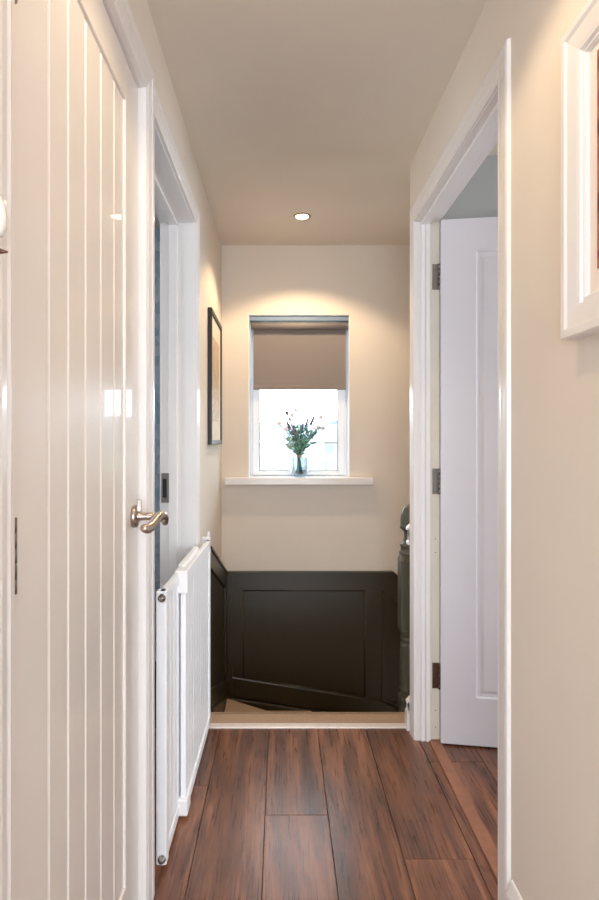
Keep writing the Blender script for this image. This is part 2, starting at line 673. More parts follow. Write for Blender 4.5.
# left near doorway
t = architrave(XL, 1, D1A - 0.031, D1B + 0.003, D1H + 0.003, [(u * 1.15, v) for (u, v) in ARCH]).build('trim_3', M['gloss'])
struct(t)
m = MB()
m.box(XLO, XL, D1A - LT, D1A, 0, D1H + LT)
m.box(XLO, XL, D1B, D1B + LT, 0, D1H + LT)
m.box(XLO, XL, D1A, D1B, D1H, D1H + LT)
m.box(-0.43, -0.40, D1A, D1A + 0.012, 0, D1H)
m.box(-0.43, -0.40, D1B - 0.012, D1B, 0, D1H)
m.box(-0.43, -0.40, D1A, D1B, D1H - 0.012, D1H)
m.build('lining', M['gloss'], t)

# left far doorway: head and far leg (its near leg is shared with the other door)
t = MB().sweep(ARCH, [(D1B + 0.082, D2H + 0.003), (D2B + 0.003, D2H + 0.003), (D2B + 0.003, 0)],
               [(0, 1), (1, 1), (1, 0)], XL, 1).build('trim_4', M['gloss'])
struct(t)
m = MB()
m.box(XLO, XL, D2A - LT, D2A, 0, D2H + LT)
m.box(XLO, XL, D2B, D2B + LT, 0, D2H + LT)
m.box(XLO, XL, D2A, D2B, D2H, D2H + LT)
m.box(-0.441, -0.406, D2A, D2A + 0.013, 0, D2H, 0.002)
m.box(-0.441, -0.406, D2B - 0.013, D2B, 0, D2H, 0.002)
m.box(-0.441, -0.406, D2A, D2B, D2H - 0.013, D2H, 0.002)
m.build('lining', M['gloss'], t)
# strike plate on the far jamb
sp = MB()
sp.box(-0.468, -0.438, D2B - 0.0145, D2B - 0.0005, 0.935, 1.050, 0.001)
so = sp.build('strike_plate', M['steel'], t)
MB().box(-0.462, -0.447, D2B - 0.0155, D2B - 0.0135, 0.955, 1.028).build('latch_hole', M['dark'], so)

# right doorway
t = architrave(XR, -1, D3A - 0.003, D3B + 0.003, D3H + 0.003,
               [(u * 0.98, v * 0.65) for (u, v) in ARCH]).build('trim_5', M['gloss'])
struct(t)
m = MB()
m.box(XR, XRO, D3A - LT, D3A, 0, D3H + LT)
m.box(XR, XRO, D3A, D3B, D3H, D3H + LT)
m.box(0.548, 0.585, D3A, D3A + 0.013, 0, D3H, 0.002)
m.box(0.548, 0.585, D3A, D3B, D3H - 0.013, D3H, 0.002)
m.box(0.548, 0.566, D3B - 0.010, D3B, 0, D3H, 0.003)
m.box(0.566, 0.585, D3B - 0.014, D3B, 0, D3H, 0.003)
m.box(XR, 0.585, D3B, D3B + LT, 0, D3H + LT)
m.build('lining', M['gloss'], t)
MB().box(0.585, XRO, D3B, D3B + LT, 0, D3H + LT).build('hinge_jamb', M['jamb'], t)

SK = [(0, 0), (0.019, 0), (0.019, 0.110), (0.017, 0.122), (0.013, 0.130), (0.014, 0.142), (0.010, 0.156), (0.006, 0.168), (0.003, 0.174), (0, 0.175)]
struct(MB().prism([(XR - u, z) for (u, z) in SK], 'y', YN, D3A - 0.078).build('baseboard_right', M['gloss']))
struct(MB().prism([(XL + u, z) for (u, z) in SK], 'y', YN, D1A - 0.111).build('baseboard_left', M['gloss']))
struct(MB().prism([(XR - u, z * 0.62) for (u, z) in SK], 'y', D3B + 0.077, YE + 0.012).build('baseboard_corner', M['gloss']))

# ------------------------------------------------------------------ door_1: closed cottage door on the left
FX = -0.352                       # face of the leaf
d1 = empty_struct('door_1', (FX, D1A + 0.004, 0))
y0, y1, z0, z1 = D1A + 0.004, D1B - 0.004, 0.006, D1H - 0.004
pa, pb, pz0, pz1 = 0.905, 1.360, 0.165, 1.953
m = MB()
m.box(FX - 0.040, FX, y0, pa, z0, z1, 0.004)
m.box(FX - 0.040, FX, pb, y1, z0, z1, 0.004)
m.box(FX - 0.040, FX, pa - 0.003, pb + 0.003, z0, pz0, 0.002)
m.box(FX - 0.040, FX, pa - 0.003, pb + 0.003, pz1, z1, 0.002)
m.build('leaf_frame', M['door'], d1)
pts = [(FX - 0.034, pa), (FX - 0.006, pa)]
for c in (0.924, 1.008, 1.098, 1.191, 1.285):
    pts += [(FX - 0.006, c - 0.005), (FX - 0.011, c - 0.001), (FX - 0.011, c + 0.001), (FX - 0.006, c + 0.006)]
pts += [(FX - 0.006, pb), (FX - 0.034, pb)]
MB().prism(pts, 'z', pz0, pz1).build('boarded_panel', M['door'], d1)
for zc in (0.25, 1.03, 1.80):
    hm = MB()
    for k in range(5):
        hm.lathe([(0.0062, 0), (0.0062, 0.0188)], (FX + 0.003, D1A + 0.004, zc - 0.05 + k * 0.0200), seg=12)
    hm.box(FX - 0.001, FX + 0.002, D1A + 0.000, D1A + 0.007, zc - 0.05, zc + 0.05)
    hm.build('hinge', M['steel'], d1)
# lever handle
hy, hz = 1.428, 0.998
hd = MB().lathe([(0.026, 0), (0.0265, 0.004), (0.0262, 0.008), (0.024, 0.011), (0.012, 0.012)], (FX, hy, hz), 'x', 32).build('door_handle', M['nickel'], d1)
lv = MB()
lv.lathe([(0.013, 0.010), (0.010, 0.014), (0.0092, 0.030), (0.0092, 0.062)], (FX, hy, hz), 'x', 20)
path = []
ctrl = [(-0.281, 1.452, 0.981), (-0.280, 1.446, 0.992), (-0.2815, 1.434, 0.9995), (-0.2845, 1.418, 1.0015), (-0.288, 1.398, 0.998),
        (-0.291, 1.376, 0.991), (-0.293, 1.354, 0.985), (-0.296, 1.334, 0.983), (-0.300, 1.322, 0.985)]
lv.tube(ctrl, [0.0084, 0.0098, 0.0106, 0.0108, 0.0108, 0.0108, 0.0112, 0.0116, 0.0100], 16)
lv.ball(ctrl[0], 0.0084)
lv.ball(ctrl[-1], 0.0101)
lv.build('lever', M['nickel'], hd)
MB().box(FX + 0.008, FX + 0.018, hy + 0.004, hy + 0.011, hz + 0.010, hz + 0.040, 0.002).build('privacy_turn', M['nickel'], hd)

# ------------------------------------------------------------------ door_2: moulded white door swung into the right room
d2 = empty_struct('door_2', (0.6235, D3B - 0.001, 0))
DW, DT, dz0, dz1 = 0.895, 0.036, 0.008, D3H - 0.005
# built closed: leaf from y=-DW..0 (hinge at 0), x=-DT..0, hall face at x=-DT
py = [(-DW + 0.125, -DW / 2 - 0.055), (-DW / 2 + 0.055, -0.131)]
pzr = [(0.190, 1.905)]
FD = -DT


def moulded_panel(mb, a, b, c, d):
    """raised and fielded panel: a moulding ring dips into the face"""
    steps = [(0.0, 0.0), (0.006, 0.006), (0.018, 0.007), (0.030, 0.002), (0.045, 0.0015)]
    bmx = bmesh.new()
    rings = []
    for off, dep in steps:
        rings.append([bmx.verts.new((FD + dep, y, z)) for (y, z) in ((a + off, c + off), (b - off, c + off), (b - off, d - off), (a + off, d - off))])
    for k in range(len(rings) - 1):
        for i in range(4):
            bmx.faces.new([rings[k][i], rings[k][(i + 1) % 4], rings[k + 1][(i + 1) % 4], rings[k + 1][i]])
    bmx.faces.new(rings[-1])
    bmesh.ops.recalc_face_normals(bmx, faces=bmx.faces)
    if sum(f.normal.x for f in bmx.faces) > 0:
        bmesh.ops.reverse_faces(bmx, faces=bmx.faces)
    mb._merge(bmx)


m = MB()
c, d = pzr[0]
m.box(-DT + 0.008, 0, -DW, 0, dz0, dz1)
m.box(FD, -DT + 0.009, -DW, -DW + 0.125, dz0, dz1)
m.box(FD, -DT + 0.009, -0.131, 0, dz0, dz1)
m.box(FD, -DT + 0.009, py[0][1], py[1][0], dz0, dz1)
for (a, b_) in py:
    m.box(FD, -DT + 0.009, a, b_, dz0, c)
    m.box(FD, -DT + 0.009, a, b_, d, dz1)
leafobj = None
m2 = MB()
for (a, b_) in py:
    moulded_panel(m2, a, b_, c, d)
ang = math.radians(81)
d2_loc = d2.location.copy()
T = Matrix.Translation(d2_loc)
leafobj = m.xform(T).build('leaf', M['door_white'], d2)
m2.xform(T).build('moulded_panel', M['door_white'], d2)
hl = MB().lathe([(0.026, 0), (0.026, 0.008), (0.010, 0.010), (0.009, 0.05)], (FD - 0.0, -DW + 0.06, 1.0), 'x', 20)
hl.xform(Matrix.Translation((2 * FD, 0, 0)) @ Matrix.Scale(-1, 4, (1, 0, 0)))
hl.tube([(FD - 0.05, -DW + 0.058, 1.0), (FD - 0.052, -DW + 0.10, 1.003), (FD - 0.048, -DW + 0.16, 0.995)], 0.0095, 12)
hl.xform(T).build('door_handle', M['nickel'], d2)
d2.rotation_euler = (0, 0, ang)
# hinges: leaves let into the jamb
for k, zc in enumerate((1.820, 1.018, 0.256)):
    hm = MB()
    hm.box(0.594, 0.6205, D3B - 0.0035, D3B + 0.0, zc - 0.050, zc + 0.050, 0.0008)
    for j in range(5):
        hm.lathe([(0.0058, 0), (0.0058, 0.0186)], (0.6195, D3B - 0.010, zc - 0.050 + j * 0.020), seg=12)
    for (dx, dz) in ((0.012, -0.034), (0.020, 0.0), (0.012, 0.034)):
        hm.lathe([(0.0035, -0.0048), (0.0035, -0.003)], (0.593 + dx, D3B, zc + dz), 'y', 10)
    hm.build('hinge', M['bronze'] if k == 2 else M['steel'], t)

for zc in (0.792, 0.738, 0.118, 0.052):
    MB().lathe([(0.0022, -0.0008), (0.0022, 0.0004)], (0.607, D3B, zc), 'y', 10).build('screw_hole', M['bronze'], t)

# ------------------------------------------------------------------ window_1 on the stairs
FY = YB + 0.075
w1 = empty_struct('window_1', (0.104, FY, WZ0))


def frame_ring(mb, x0, x1, z0, z1, t, ya, yb, bev=0.004, tb=None):
    tb = tb or t
    mb.box(x0, x0 + t, ya, yb, z0, z1, bev)
    mb.box(x1 - t, x1, ya, yb, z0, z1, bev)
    mb.box(x0 + t - 0.004, x1 - t + 0.004, ya, yb, z0, z0 + tb, bev)
    mb.box(x0 + t - 0.004, x1 - t + 0.004, ya, yb, z1 - t, z1, bev)


m = MB()
frame_ring(m, WX0 + 0.004, WX1 - 0.004, WZ0, WZ1 - 0.004, 0.030, FY + 0.02, FY + 0.065, 0.004, 0.022)
m.build('window_frame', M['upvc'], w1)
m = MB()
frame_ring(m, WX0 + 0.018, WX1 - 0.018, WZ0 + 0.004, WZ1 - 0.016, 0.042, FY + 0.008, FY + 0.050, 0.006, 0.028)
sash = m.build('sash', M['upvc'], w1)
m = MB()
frame_ring(m, WX0 + 0.058, WX1 - 0.058, WZ0 + 0.030, WZ1 - 0.056, 0.0045, FY + 0.014, FY + 0.03, 0.0)
m.build('gasket', M['gasket'], sash)
MB().box(WX0 + 0.058, WX1 - 0.058, FY + 0.024, FY + 0.030, WZ0 + 0.030, WZ1 - 0.056).build('pane', M['glass'], sash)
m = MB()
m.box(-0.322, 0.528, YB - 0.055, YB + 0.001, WZ0 - 0.044, WZ0, 0.006)
m.box(WX0, WX1, YB - 0.02, FY + 0.03, WZ0 - 0.042, WZ0 - 0.0005)
m.build('window_sill', M['gloss'], w1)
portal((0.104, YB + 0.16, 1.435), (PI / 2, 0, 0), 0.55, 0.9).rotation_euler = (-PI / 2, 0, 0)

# roller blind
bl = thing('roller_blind', 'taupe roller blind half drawn over the stair window, silver head rail and bead chain', 'blind', (0.104, YB + 0.03, WZ1 - 0.004))
MB().box(WX0 + 0.004, WX1 - 0.004, YB + 0.012, YB + 0.070, WZ1 - 0.035, WZ1 - 0.0045, 0.004).build('head_rail', M['headrail'], bl)
MB().lathe([(0.020, WX0 + 0.02), (0.020, WX1 - 0.014)], (0, YB + 0.027, WZ1 - 0.061), 'x', 28).build('roller', M['blind'], bl)
m = MB()
m.lathe([(0.024, 0), (0.024, 0.010), (0.012, 0.012)], (WX0 + 0.006, YB + 0.030, WZ1 - 0.061), 'x', 24)
m.build('end_bracket', M['headrail'], bl)
m = MB()
m.lathe([(0.012, 0), (0.024, 0.002), (0.024, 0.008)], (WX1 - 0.014, YB + 0.030, WZ1 - 0.061), 'x', 24)
m.build('end_bracket', M['headrail'], bl)
bx0, bx1, bzt, bzb = -0.162, 0.381, WZ1 - 0.061, 1.478
MB().box(bx0, bx1, YB + 0.0475, YB + 0.0490, bzb, bzt).build('blind_fabric', M['blind'], bl)
MB().box(bx0, bx1, YB + 0.043, YB + 0.0535, bzb - 0.004, bzb + 0.024, 0.004).build('hem_bar', M['blind'], bl)
m = MB()
zz = WZ1 - 0.062
while zz > 1.56:
    m.ball((WX0 + 0.009, YB + 0.008, zz), 0.0030, seg=8)
    m.ball((WX0 + 0.009, YB + 0.052, zz), 0.0030, seg=8)
    zz -= 0.0075
for k in range(12):
    a = PI * (k + 0.5) / 12
    m.ball((WX0 + 0.009, YB + 0.030 - 0.022 * math.cos(a), 1.558 - 0.022 * math.sin(a)), 0.0030, seg=8)
m.build('bead_chain', M['upvc'], bl)

# ------------------------------------------------------------------ landing edge, carpet and stairs
struct(MB().box(XL + 0.012, 0.515, YE - 0.006, YE + 0.030, -0.002, 0.006, 0.002).build('trim_6', M['strip']))
# winder lines meet at the newel
LY = 2.602
st = thing('carpeted_stairs', 'beige carpeted winder stairs dropping away beyond the wood floor and turning right', 'stairs', (0.1, LY, 0))
m = MB()
m.box(XL + 0.002, XR + 0.14, YE + 0.002, LY - 0.015, -0.195, 0.003)
prof = [(LY - 0.02, 0.003)] + [(LY - 0.008 + 0.012 * math.sin(a), -0.012 + 0.015 * math.cos(a)) for a in [k * PI / 8 for k in range(9)]] + [(LY - 0.012, -0.195), (LY - 0.02, -0.195)]
m.prism(prof, 'x', XL + 0.002, XR + 0.14)
m.build('landing', M['carpet'], st)
R = 0.192
PF = XL + 0.037      # face of the panelling at the left wall
YP = YB - 0.030      # face of the panelling on the back wall


YT, PT = YP - 0.018, PF + 0.017
def tread(poly, ztop):
    mb = MB()
    mb.prism(poly, 'z', ztop - 0.21, ztop, 0.010)
    return mb.build('tread', M['carpet'], st)


tread([(PT, LY - 0.02), (0.50, LY - 0.02), (0.50, 2.66), (PT, 3.20)], -R)
tread([(PT, 3.15), (0.50, 2.60), (0.53, 2.66), (0.17, YT), (PT, YT)], -0.358)
tread([(0.12, YT), (0.50, 2.64), (0.58, 2.66), (0.58, YT)], -0.55)
for k in range(9):
    a = 0.56 + k * 0.225
    z = -(4 + k) * R
    tread([(a, LY + 0.06), (min(a + 0.24, 2.58), LY + 0.06), (min(a + 0.24, 2.58), YT), (a, YT)], z)

# ------------------------------------------------------------------ dark panelling
p = thing('wall_panelling', 'dark olive painted panelling below the window on the stair wall', 'panelling', (0.2, YP, -0.3))
XS = 0.640


def low(x, z_at, slope):
    return z_at + slope * (x + 0.2185)


x_end = 2.55
zcap = lambda x: 0.423 if x < XS else 0.423 - 0.86 * (x - XS)
board = MB()
board.prism([(PF - 0.03, -1.2), (PF - 0.03, 0.418), (XS, 0.418), (x_end, zcap(x_end) - 0.005), (x_end, -2.5)], 'y', YP + 0.012, YB - 0.0005)
board.build('back_board', M['green'], p)
L1 = lambda x: -0.183 - 0.164 * (x + 0.2185)       # foot of the panels
L2 = lambda x: -0.298 - 0.158 * (x + 0.2185)       # line of the string
XA, XB, XC = -0.2185, 0.483, 0.575                 # panel edges
m = MB()
# top rail, stiles, bottom rail, second panel surround (one ring of flat mouldings)
m.prism([(PF - 0.02, 0.318), (PF - 0.02, 0.416), (XS, 0.416), (XS + 0.06, zcap(XS + 0.06) - 0.006), (XC + 0.125, 0.235), (XC, 0.318)], 'y', YP, YP + 0.013, 0.0025)
m.prism([(PF - 0.02, L1(PF)), (PF - 0.02, 0.320), (XA, 0.320), (XA, L1(XA))], 'y', YP, YP + 0.013, 0.0025)
m.prism([(XB, L1(XB)), (XB, 0.320), (XC, 0.320), (XC, L1(XC))], 'y', YP, YP + 0.013, 0.0025)
m.prism([(XS + 0.04, zcap(XS + 0.04) - 0.006), (x_end, zcap(x_end) - 0.006), (x_end, zcap(x_end) - 0.11), (XC + 0.10, 0.255)], 'y', YP + 0.001, YP + 0.013)
m.build('rail', M['green'], p)
m = MB()
m.prism([(PF - 0.02, L2(PF)), (PF - 0.02, L1(PF) + 0.002), (XC, L1(XC) + 0.002), (1.1, -0.60), (1.1, -0.72), (XC, L2(XC))], 'y', YP - 0.007, YP + 0.013, 0.008)
m.build('bottom_rail', M['green'], p)
m = MB()
m.prism([(PF - 0.02, -0.9), (PF - 0.02, L2(PF) - 0.002), (XC, L2(XC) - 0.002), (x_end, -2.1), (x_end, -2.5), (1.2, -1.5)], 'y', YP - 0.016, YP + 0.013, 0.008)
m.build('string', M['green'], p)
m = MB()
m.prism([(PF - 0.022, 0.413), (PF - 0.022, 0.425), (XS + 0.004, 0.425), (x_end, zcap(x_end) + 0.002), (x_end, zcap(x_end) - 0.012), (XS, 0.413)], 'y', YP - 0.007, YB - 0.001, 0.002)
m.build('cap', M['green'], p)
m = MB()
m.box(PF + 0.0, PF + 0.030, YP - 0.012, YP + 0.004, -0.5, 0.414)
# ogee beads around the panels
for seg in (((XA, 0.318), (XB, 0.318)), ((XB, 0.318), (XB, L1(XB))), ((XB, L1(XB)), (XA, L1(XA))), ((XA, L1(XA)), (XA, 0.318)),
            ((XC, 0.318), (XC, L1(XC))), ((XC, 0.318), (XC + 0.125, 0.235)), ((XC, L1(XC)), (XC + 0.125, L1(XC) - 0.03))):
    (ax, az), (bx, bz) = seg
    m.tube([(ax, YP + 0.006, az), (bx, YP + 0.006, bz)], 0.006, 8)
m.build('panel_bead', M['green'], p)

q = thing('wall_panelling', 'dark olive panelling with sloping top on the stair side of the left wall', 'panelling', (XL, 3.0, 0))
CY0 = 2.62
capz = lambda y: 0.753 - 0.363 * (y - 2.51)
q1 = lambda y: 0.082 - 0.352 * (y - 2.66)
q2 = lambda y: 0.000 - 0.352 * (y - 2.66)
m = MB()
m.prism([(CY0, -0.6), (CY0, capz(CY0) - 0.006), (YP - 0.005, capz(YP) - 0.006), (YP - 0.005, -0.9)], 'x', XL + 0.0005, PF - 0.012)
m.build('back_board', M['green'], q)
m = MB()
m.prism([(CY0, capz(CY0) - 0.09), (CY0, capz(CY0) - 0.006), (YP - 0.003, capz(YP) - 0.006), (YP - 0.003, capz(YP) - 0.09)], 'x', PF - 0.013, PF, 0.0025)
m.prism([(YP - 0.075, q1(YP - 0.075)), (YP - 0.075, capz(YP - 0.075) - 0.08), (YP - 0.003, capz(YP) - 0.08), (YP - 0.003, q1(YP))], 'x', PF - 0.013, PF, 0.0025)
m.build('rail', M['green'], q)
m = MB()
m.prism([(CY0, q2(CY0)), (CY0, q1(CY0)), (YP - 0.003, q1(YP)), (YP - 0.003, q2(YP))], 'x', PF - 0.013, PF + 0.007, 0.008)
m.build('bottom_rail', M['green'], q)
m = MB()
m.prism([(CY0, -0.5), (CY0, q2(CY0) - 0.002), (YP - 0.003, q2(YP) - 0.002), (YP - 0.003, -0.9)], 'x', PF - 0.013, PF + 0.015, 0.008)
m.build('string', M['green'], q)
m = MB()
m.prism([(CY0, capz(CY0) - 0.010), (CY0, capz(CY0) + 0.004), (YP - 0.003, capz(YP) + 0.004), (YP - 0.003, capz(YP) - 0.010)], 'x', XL + 0.001, PF + 0.007, 0.002)
m.build('cap', M['green'], q)

# ------------------------------------------------------------------ newel post
NX, NY, NB = 0.568, 2.652, 0.045
NS = lambda z: H_EYE + (z - H_EYE) * 1.02
nw = thing('newel_post', 'dark grey-green newel post with acorn finial at the top of the stairs', 'newel post', (NX, NY, -0.7))


def chamfer_block(mb, hb, z0, z1, ch):
    def ring(h, z, c):
        return [(NX + x, NY + y, z) for (x, y) in ((h - c, -h), (h, -h + c), (h, h - c), (h - c, h), (-h + c, h), (-h, h - c), (-h, -h + c), (-h + c, -h))]
    b = bmesh.new()
    rs = [ring(hb * 0.80, z0, hb * 0.30), ring(hb, z0 + 0.03, 0.006), ring(hb, z1 - 0.03, 0.006), ring(hb * 0.80, z1, hb * 0.30)]
    vs = [[b.verts.new(p) for p in r] for r in rs]
    for k in range(3):
        for i in range(8):
            b.faces.new([vs[k][i], vs[k][(i + 1) % 8], vs[k + 1][(i + 1) % 8], vs[k + 1][i]])
    b.faces.new(list(reversed(vs[0])))
    b.faces.new(vs[-1])
    bmesh.ops.recalc_face_normals(b, faces=b.faces)
    mb._merge(b)


m = MB()
chamfer_block(m, NB, NS(0.335), NS(0.690), 0.01)
m.build('upper_block', M['newel'], nw)
m = MB()
m.lathe([(a_ * 0.88, NS(b_)) for (a_, b_) in [(0.040, 0.340), (0.044, 0.332), (0.046, 0.322), (0.044, 0.314), (0.036, 0.308), (0.044, 0.302), (0.047, 0.292), (0.047, 0.26), (0.049, 0.20),
         (0.048, 0.14), (0.045, 0.115), (0.049, 0.108), (0.049, 0.096), (0.043, 0.090), (0.046, 0.08), (0.046, 0.03)][::-1]], (NX, NY, 0), 'z', 28)
m.build('turned_collar', M['newel'], nw)
m = MB()
m.box(NX - 0.0425, NX + 0.0425, NY - 0.0425, NY + 0.0425, -0.7, 0.05, 0.005)
m.build('lower_block', M['newel'], nw)
m = MB()
m.lathe([(max(a_ * 1.12, 0.001), NS(b_)) for (a_, b_) in [(0.040, 0.686), (0.042, 0.694), (0.035, 0.700), (0.035, 0.716), (0.038, 0.722), (0.037, 0.730), (0.030, 0.736), (0.025, 0.744), (0.0215, 0.756), (0.021, 0.770),
         (0.020, 0.782), (0.029, 0.792), (0.037, 0.800), (0.038, 0.808), (0.034, 0.812), (0.0355, 0.820), (0.0355, 0.836), (0.033, 0.856), (0.028, 0.874), (0.020, 0.889), (0.010, 0.898), (0.002, 0.902)]], (NX, NY, 0), 'z', 32)
m.build('acorn_finial', M['newel'], nw)

# ------------------------------------------------------------------ safety gate folded against the left wall
gt = thing('safety_gate', 'white slatted extending safety gate folded flat against the left wall', 'gate', (-0.293, 2.475, 0.0))
GH = 0.768
# far half (hinged)
fx1, fx0 = -0.290, -0.308
ga, gb = 1.875, 2.472
m = MB()
m.box(fx0, fx1, ga, gb, GH - 0.034, GH, 0.003)
m.build('top_rail', M['gate'], gt)
m = MB()
m.box(fx0, fx1, ga, gb, 0.014, 0.048, 0.003)
m.build('bottom_rail', M['gate'], gt)
m = MB()
yy = ga + 0.012
while yy < gb - 0.06:
    m.box(fx0 + 0.001, fx1 - 0.006, yy, yy + 0.052, 0.04, GH - 0.03, 0.004)
    yy += 0.0575
m.box(fx0, fx1, gb - 0.028, gb, 0.014, GH, 0.003)
m.box(fx0 - 0.001, fx1 - 0.002, ga, ga + 0.03, 0.014, GH, 0.003)
m.build('slat_panel', M['gate'], gt)
# near half (slides behind)
nx1, nx0 = -0.3095, -0.3265
na, nb = 1.640, 2.20
m = MB()
m.box(nx0, nx1, na, nb, GH - 0.036, GH - 0.002, 0.003)
m.build('top_rail', M['gate'], gt)
m = MB()
m.box(nx0, nx1, na, nb, 0.016, 0.050, 0.003)
m.build('bottom_rail', M['gate'], gt)
m = MB()
m.box(nx0 - 0.008, nx1 + 0.004, na, na + 0.034, 0.016, GH - 0.002, 0.004)
yy = na + 0.040
while yy < nb - 0.05:
    m.box(nx0 + 0.001, nx1 - 0.004, yy, yy + 0.052, 0.04, GH - 0.03, 0.004)
    yy += 0.0575
m.build('slat_panel', M['gate'], gt)
for (z0_, z1_) in ((GH - 0.066, GH + 0.006), (0.010, 0.062)):
    m = MB()
    m.box(nx0 + 0.001, fx1 + 0.005, 1.862, 1.930, z0_, z1_, 0.005)
    m.build('sliding_sleeve', M['plastic'], gt)
# long top slide cover seen behind the rail
m = MB()
m.box(nx0, nx1 + 0.002, 1.93, 2.26, GH - 0.01, GH + 0.012, 0.004)
m.build('rail_cover', M['plastic'], gt)
for zc in (GH - 0.020, 0.034):
    m = MB()
    m.lathe([(0.011, 0), (0.011, 0.004), (0.007, 0.007), (0.007, 0.012), (0.004, 0.014)], (-0.318, na, zc), 'y', 16)
    m.xform(Matrix.Translation((0, 2 * na, 0)) @ Matrix.Scale(-1, 4, (0, 1, 0)))
    m.build('bolt', M['steel'], gt)
m = MB()
m.box(-0.325, -0.292, 2.472, 2.492, GH - 0.03, GH + 0.012, 0.003)
m.lathe([(0.006, 0), (0.006, 0.02), (0.003, 0.026)], (-0.300, 2.480, GH + 0.008), 'z', 12)
m.build('hinge_bracket', M['plastic'], gt)
m = MB()
m.box(-0.325, -0.292, 2.472, 2.492, 0.014, 0.06, 0.003)
m.build('hinge_bracket', M['plastic'], gt)

gt.rotation_euler = (0, 0, math.radians(-0.52))

# catches for the gate on the end of the right wall
for (zc, lab) in ((0.795, 'white plastic gate catch on the wall corner beside the newel acorn'),
                  (0.092, 'white plastic gate catch near the floor beside the foot of the newel')):
    c0 = thing('gate_catch', lab, 'gate catch', (XR, 2.44, zc), 'white gate catches')
    m = MB()
    m.box(XR - 0.009, XR - 0.0002, 2.426, 2.458, zc - 0.044, zc + 0.044, 0.005)
    m.build('back_plate', M['plastic'], c0)
    m = MB()
    m.prism([(XR - 0.008, zc + 0.040), (XR - 0.018, zc + 0.030), (XR - 0.020, zc + 0.020), (XR - 0.011, zc + 0.016), (XR - 0.011, zc - 0.022), (XR - 0.018, zc - 0.026), (XR - 0.018, zc - 0.038), (XR - 0.008, zc - 0.042)], 'y', 2.428, 2.456, 0.002)
    m.build('jaw', M['plastic'], c0)

# ------------------------------------------------------------------ downlights
dl = thing('downlight', 'lit round recessed ceiling spotlight in front of the stair window', 'ceiling light', (0.106, 3.02, ZC), 'recessed ceiling spotlights')
MB().lathe([(0.034, -0.0035), (0.037, -0.006), (0.043, -0.004), (0.045, -0.0002)], (0.106, 3.02, ZC), 'z', 40).build('bezel', M['bezel'], dl)
MB().lathe([(0.001, -0.0068), (0.018, -0.0066), (0.030, -0.0052), (0.033, -0.003)], (0.106, 3.02, ZC), 'z', 32).build('lamp', M['lamp'], dl)


def spot(parent, dz=-0.012, power=SPOT_W):
    d = bpy.data.lights.new('spot', 'SPOT')
    d.energy = power
    d.color = SPOT_COL
    d.spot_size = math.radians(128)
    d.spot_blend = 0.35
    d.shadow_soft_size = 0.03
    o = bpy.data.objects.new('lamp_light', d)
    col.objects.link(o)
    o.parent = parent
    o.location = (0, 0, dz)


others = []
for (yy, lab) in ((1.05, 'round recessed ceiling spotlight above the hall between the facing doors'),
                  (-0.95, 'round recessed ceiling spotlight at the near end of the hall')):
    c = copy_tree(dl)
    c.location = (0.0925, yy, ZC)
    tag(c, lab, 'ceiling light', 'recessed ceiling spotlights')
    others.append(c)
spot(dl)
for c in others:
    spot(c, power=10.0)

# ------------------------------------------------------------------ pictures
pf = thing('framed_picture', 'narrow black framed picture with pale print on the left wall by the stairs', 'picture', (XL, 3.02, 1.16))
pa_, pb_, pz0_, pz1_ = 2.81, 3.30, 1.158, 1.803
fd = 0.020
m = MB()
fw = 0.022
m.box(XL + 0.001, XL + fd, pa_, pa_ + fw, pz0_, pz1_, 0.002)
m.box(XL + 0.001, XL + fd, pb_ - fw, pb_, pz0_, pz1_, 0.002)
m.box(XL + 0.001, XL + fd, pa_ + fw - 0.003, pb_ - fw + 0.003, pz0_, pz0_ + fw, 0.002)
m.box(XL + 0.001, XL + fd, pa_ + fw - 0.003, pb_ - fw + 0.003, pz1_ - fw, pz1_, 0.002)
m.build('frame', M['black'], pf)
MB().box(XL + 0.002, XL + fd - 0.008, pa_ + fw - 0.002, pb_ - fw + 0.002, pz0_ + fw - 0.002, pz1_ - fw + 0.002).build('mat_board', M['mat_board'], pf)
MB().box(XL + 0.010, XL + fd - 0.0065, pa_ + 0.10, pb_ - 0.10, pz0_ + 0.12, pz1_ - 0.12).build('print', M['print_pale'], pf)

pr = thing('framed_picture', 'white framed picture with blush mat and russet print on the near right wall', 'picture', (XR, 0.84, 1.358))
ya, yb, za, zb = 0.600, 1.072, 1.358, 1.896
PW = [(0.0, 0.0), (0.0, 0.014), (0.004, 0.018), (0.010, 0.017), (0.012, 0.022), (0.020, 0.024), (0.046, 0.027), (0.052, 0.0305), (0.064, 0.0305), (0.066, 0.027), (0.066, 0.0)]
iy0, iy1, iz0, iz1 = ya + 0.066, yb - 0.066, za + 0.066, zb - 0.066
MB().sweep(PW, [(iy0, iz0), (iy0, iz1), (iy1, iz1), (iy1, iz0), (iy0, iz0)], [(-1, -1), (-1, 1), (1, 1), (1, -1), (-1, -1)], XR, -1).build('frame', M['gloss'], pr)
MB().box(XR - 0.011, XR - 0.001, iy0 - 0.004, iy1 + 0.004, iz0 - 0.004, iz1 + 0.004).build('mat_board', M['mat_white'], pr)
MB().box(XR - 0.0125, XR - 0.010, iy0 + 0.026, iy1 - 0.026, iz0 + 0.036, iz1 - 0.014).build('print', M['print_red'], pr)

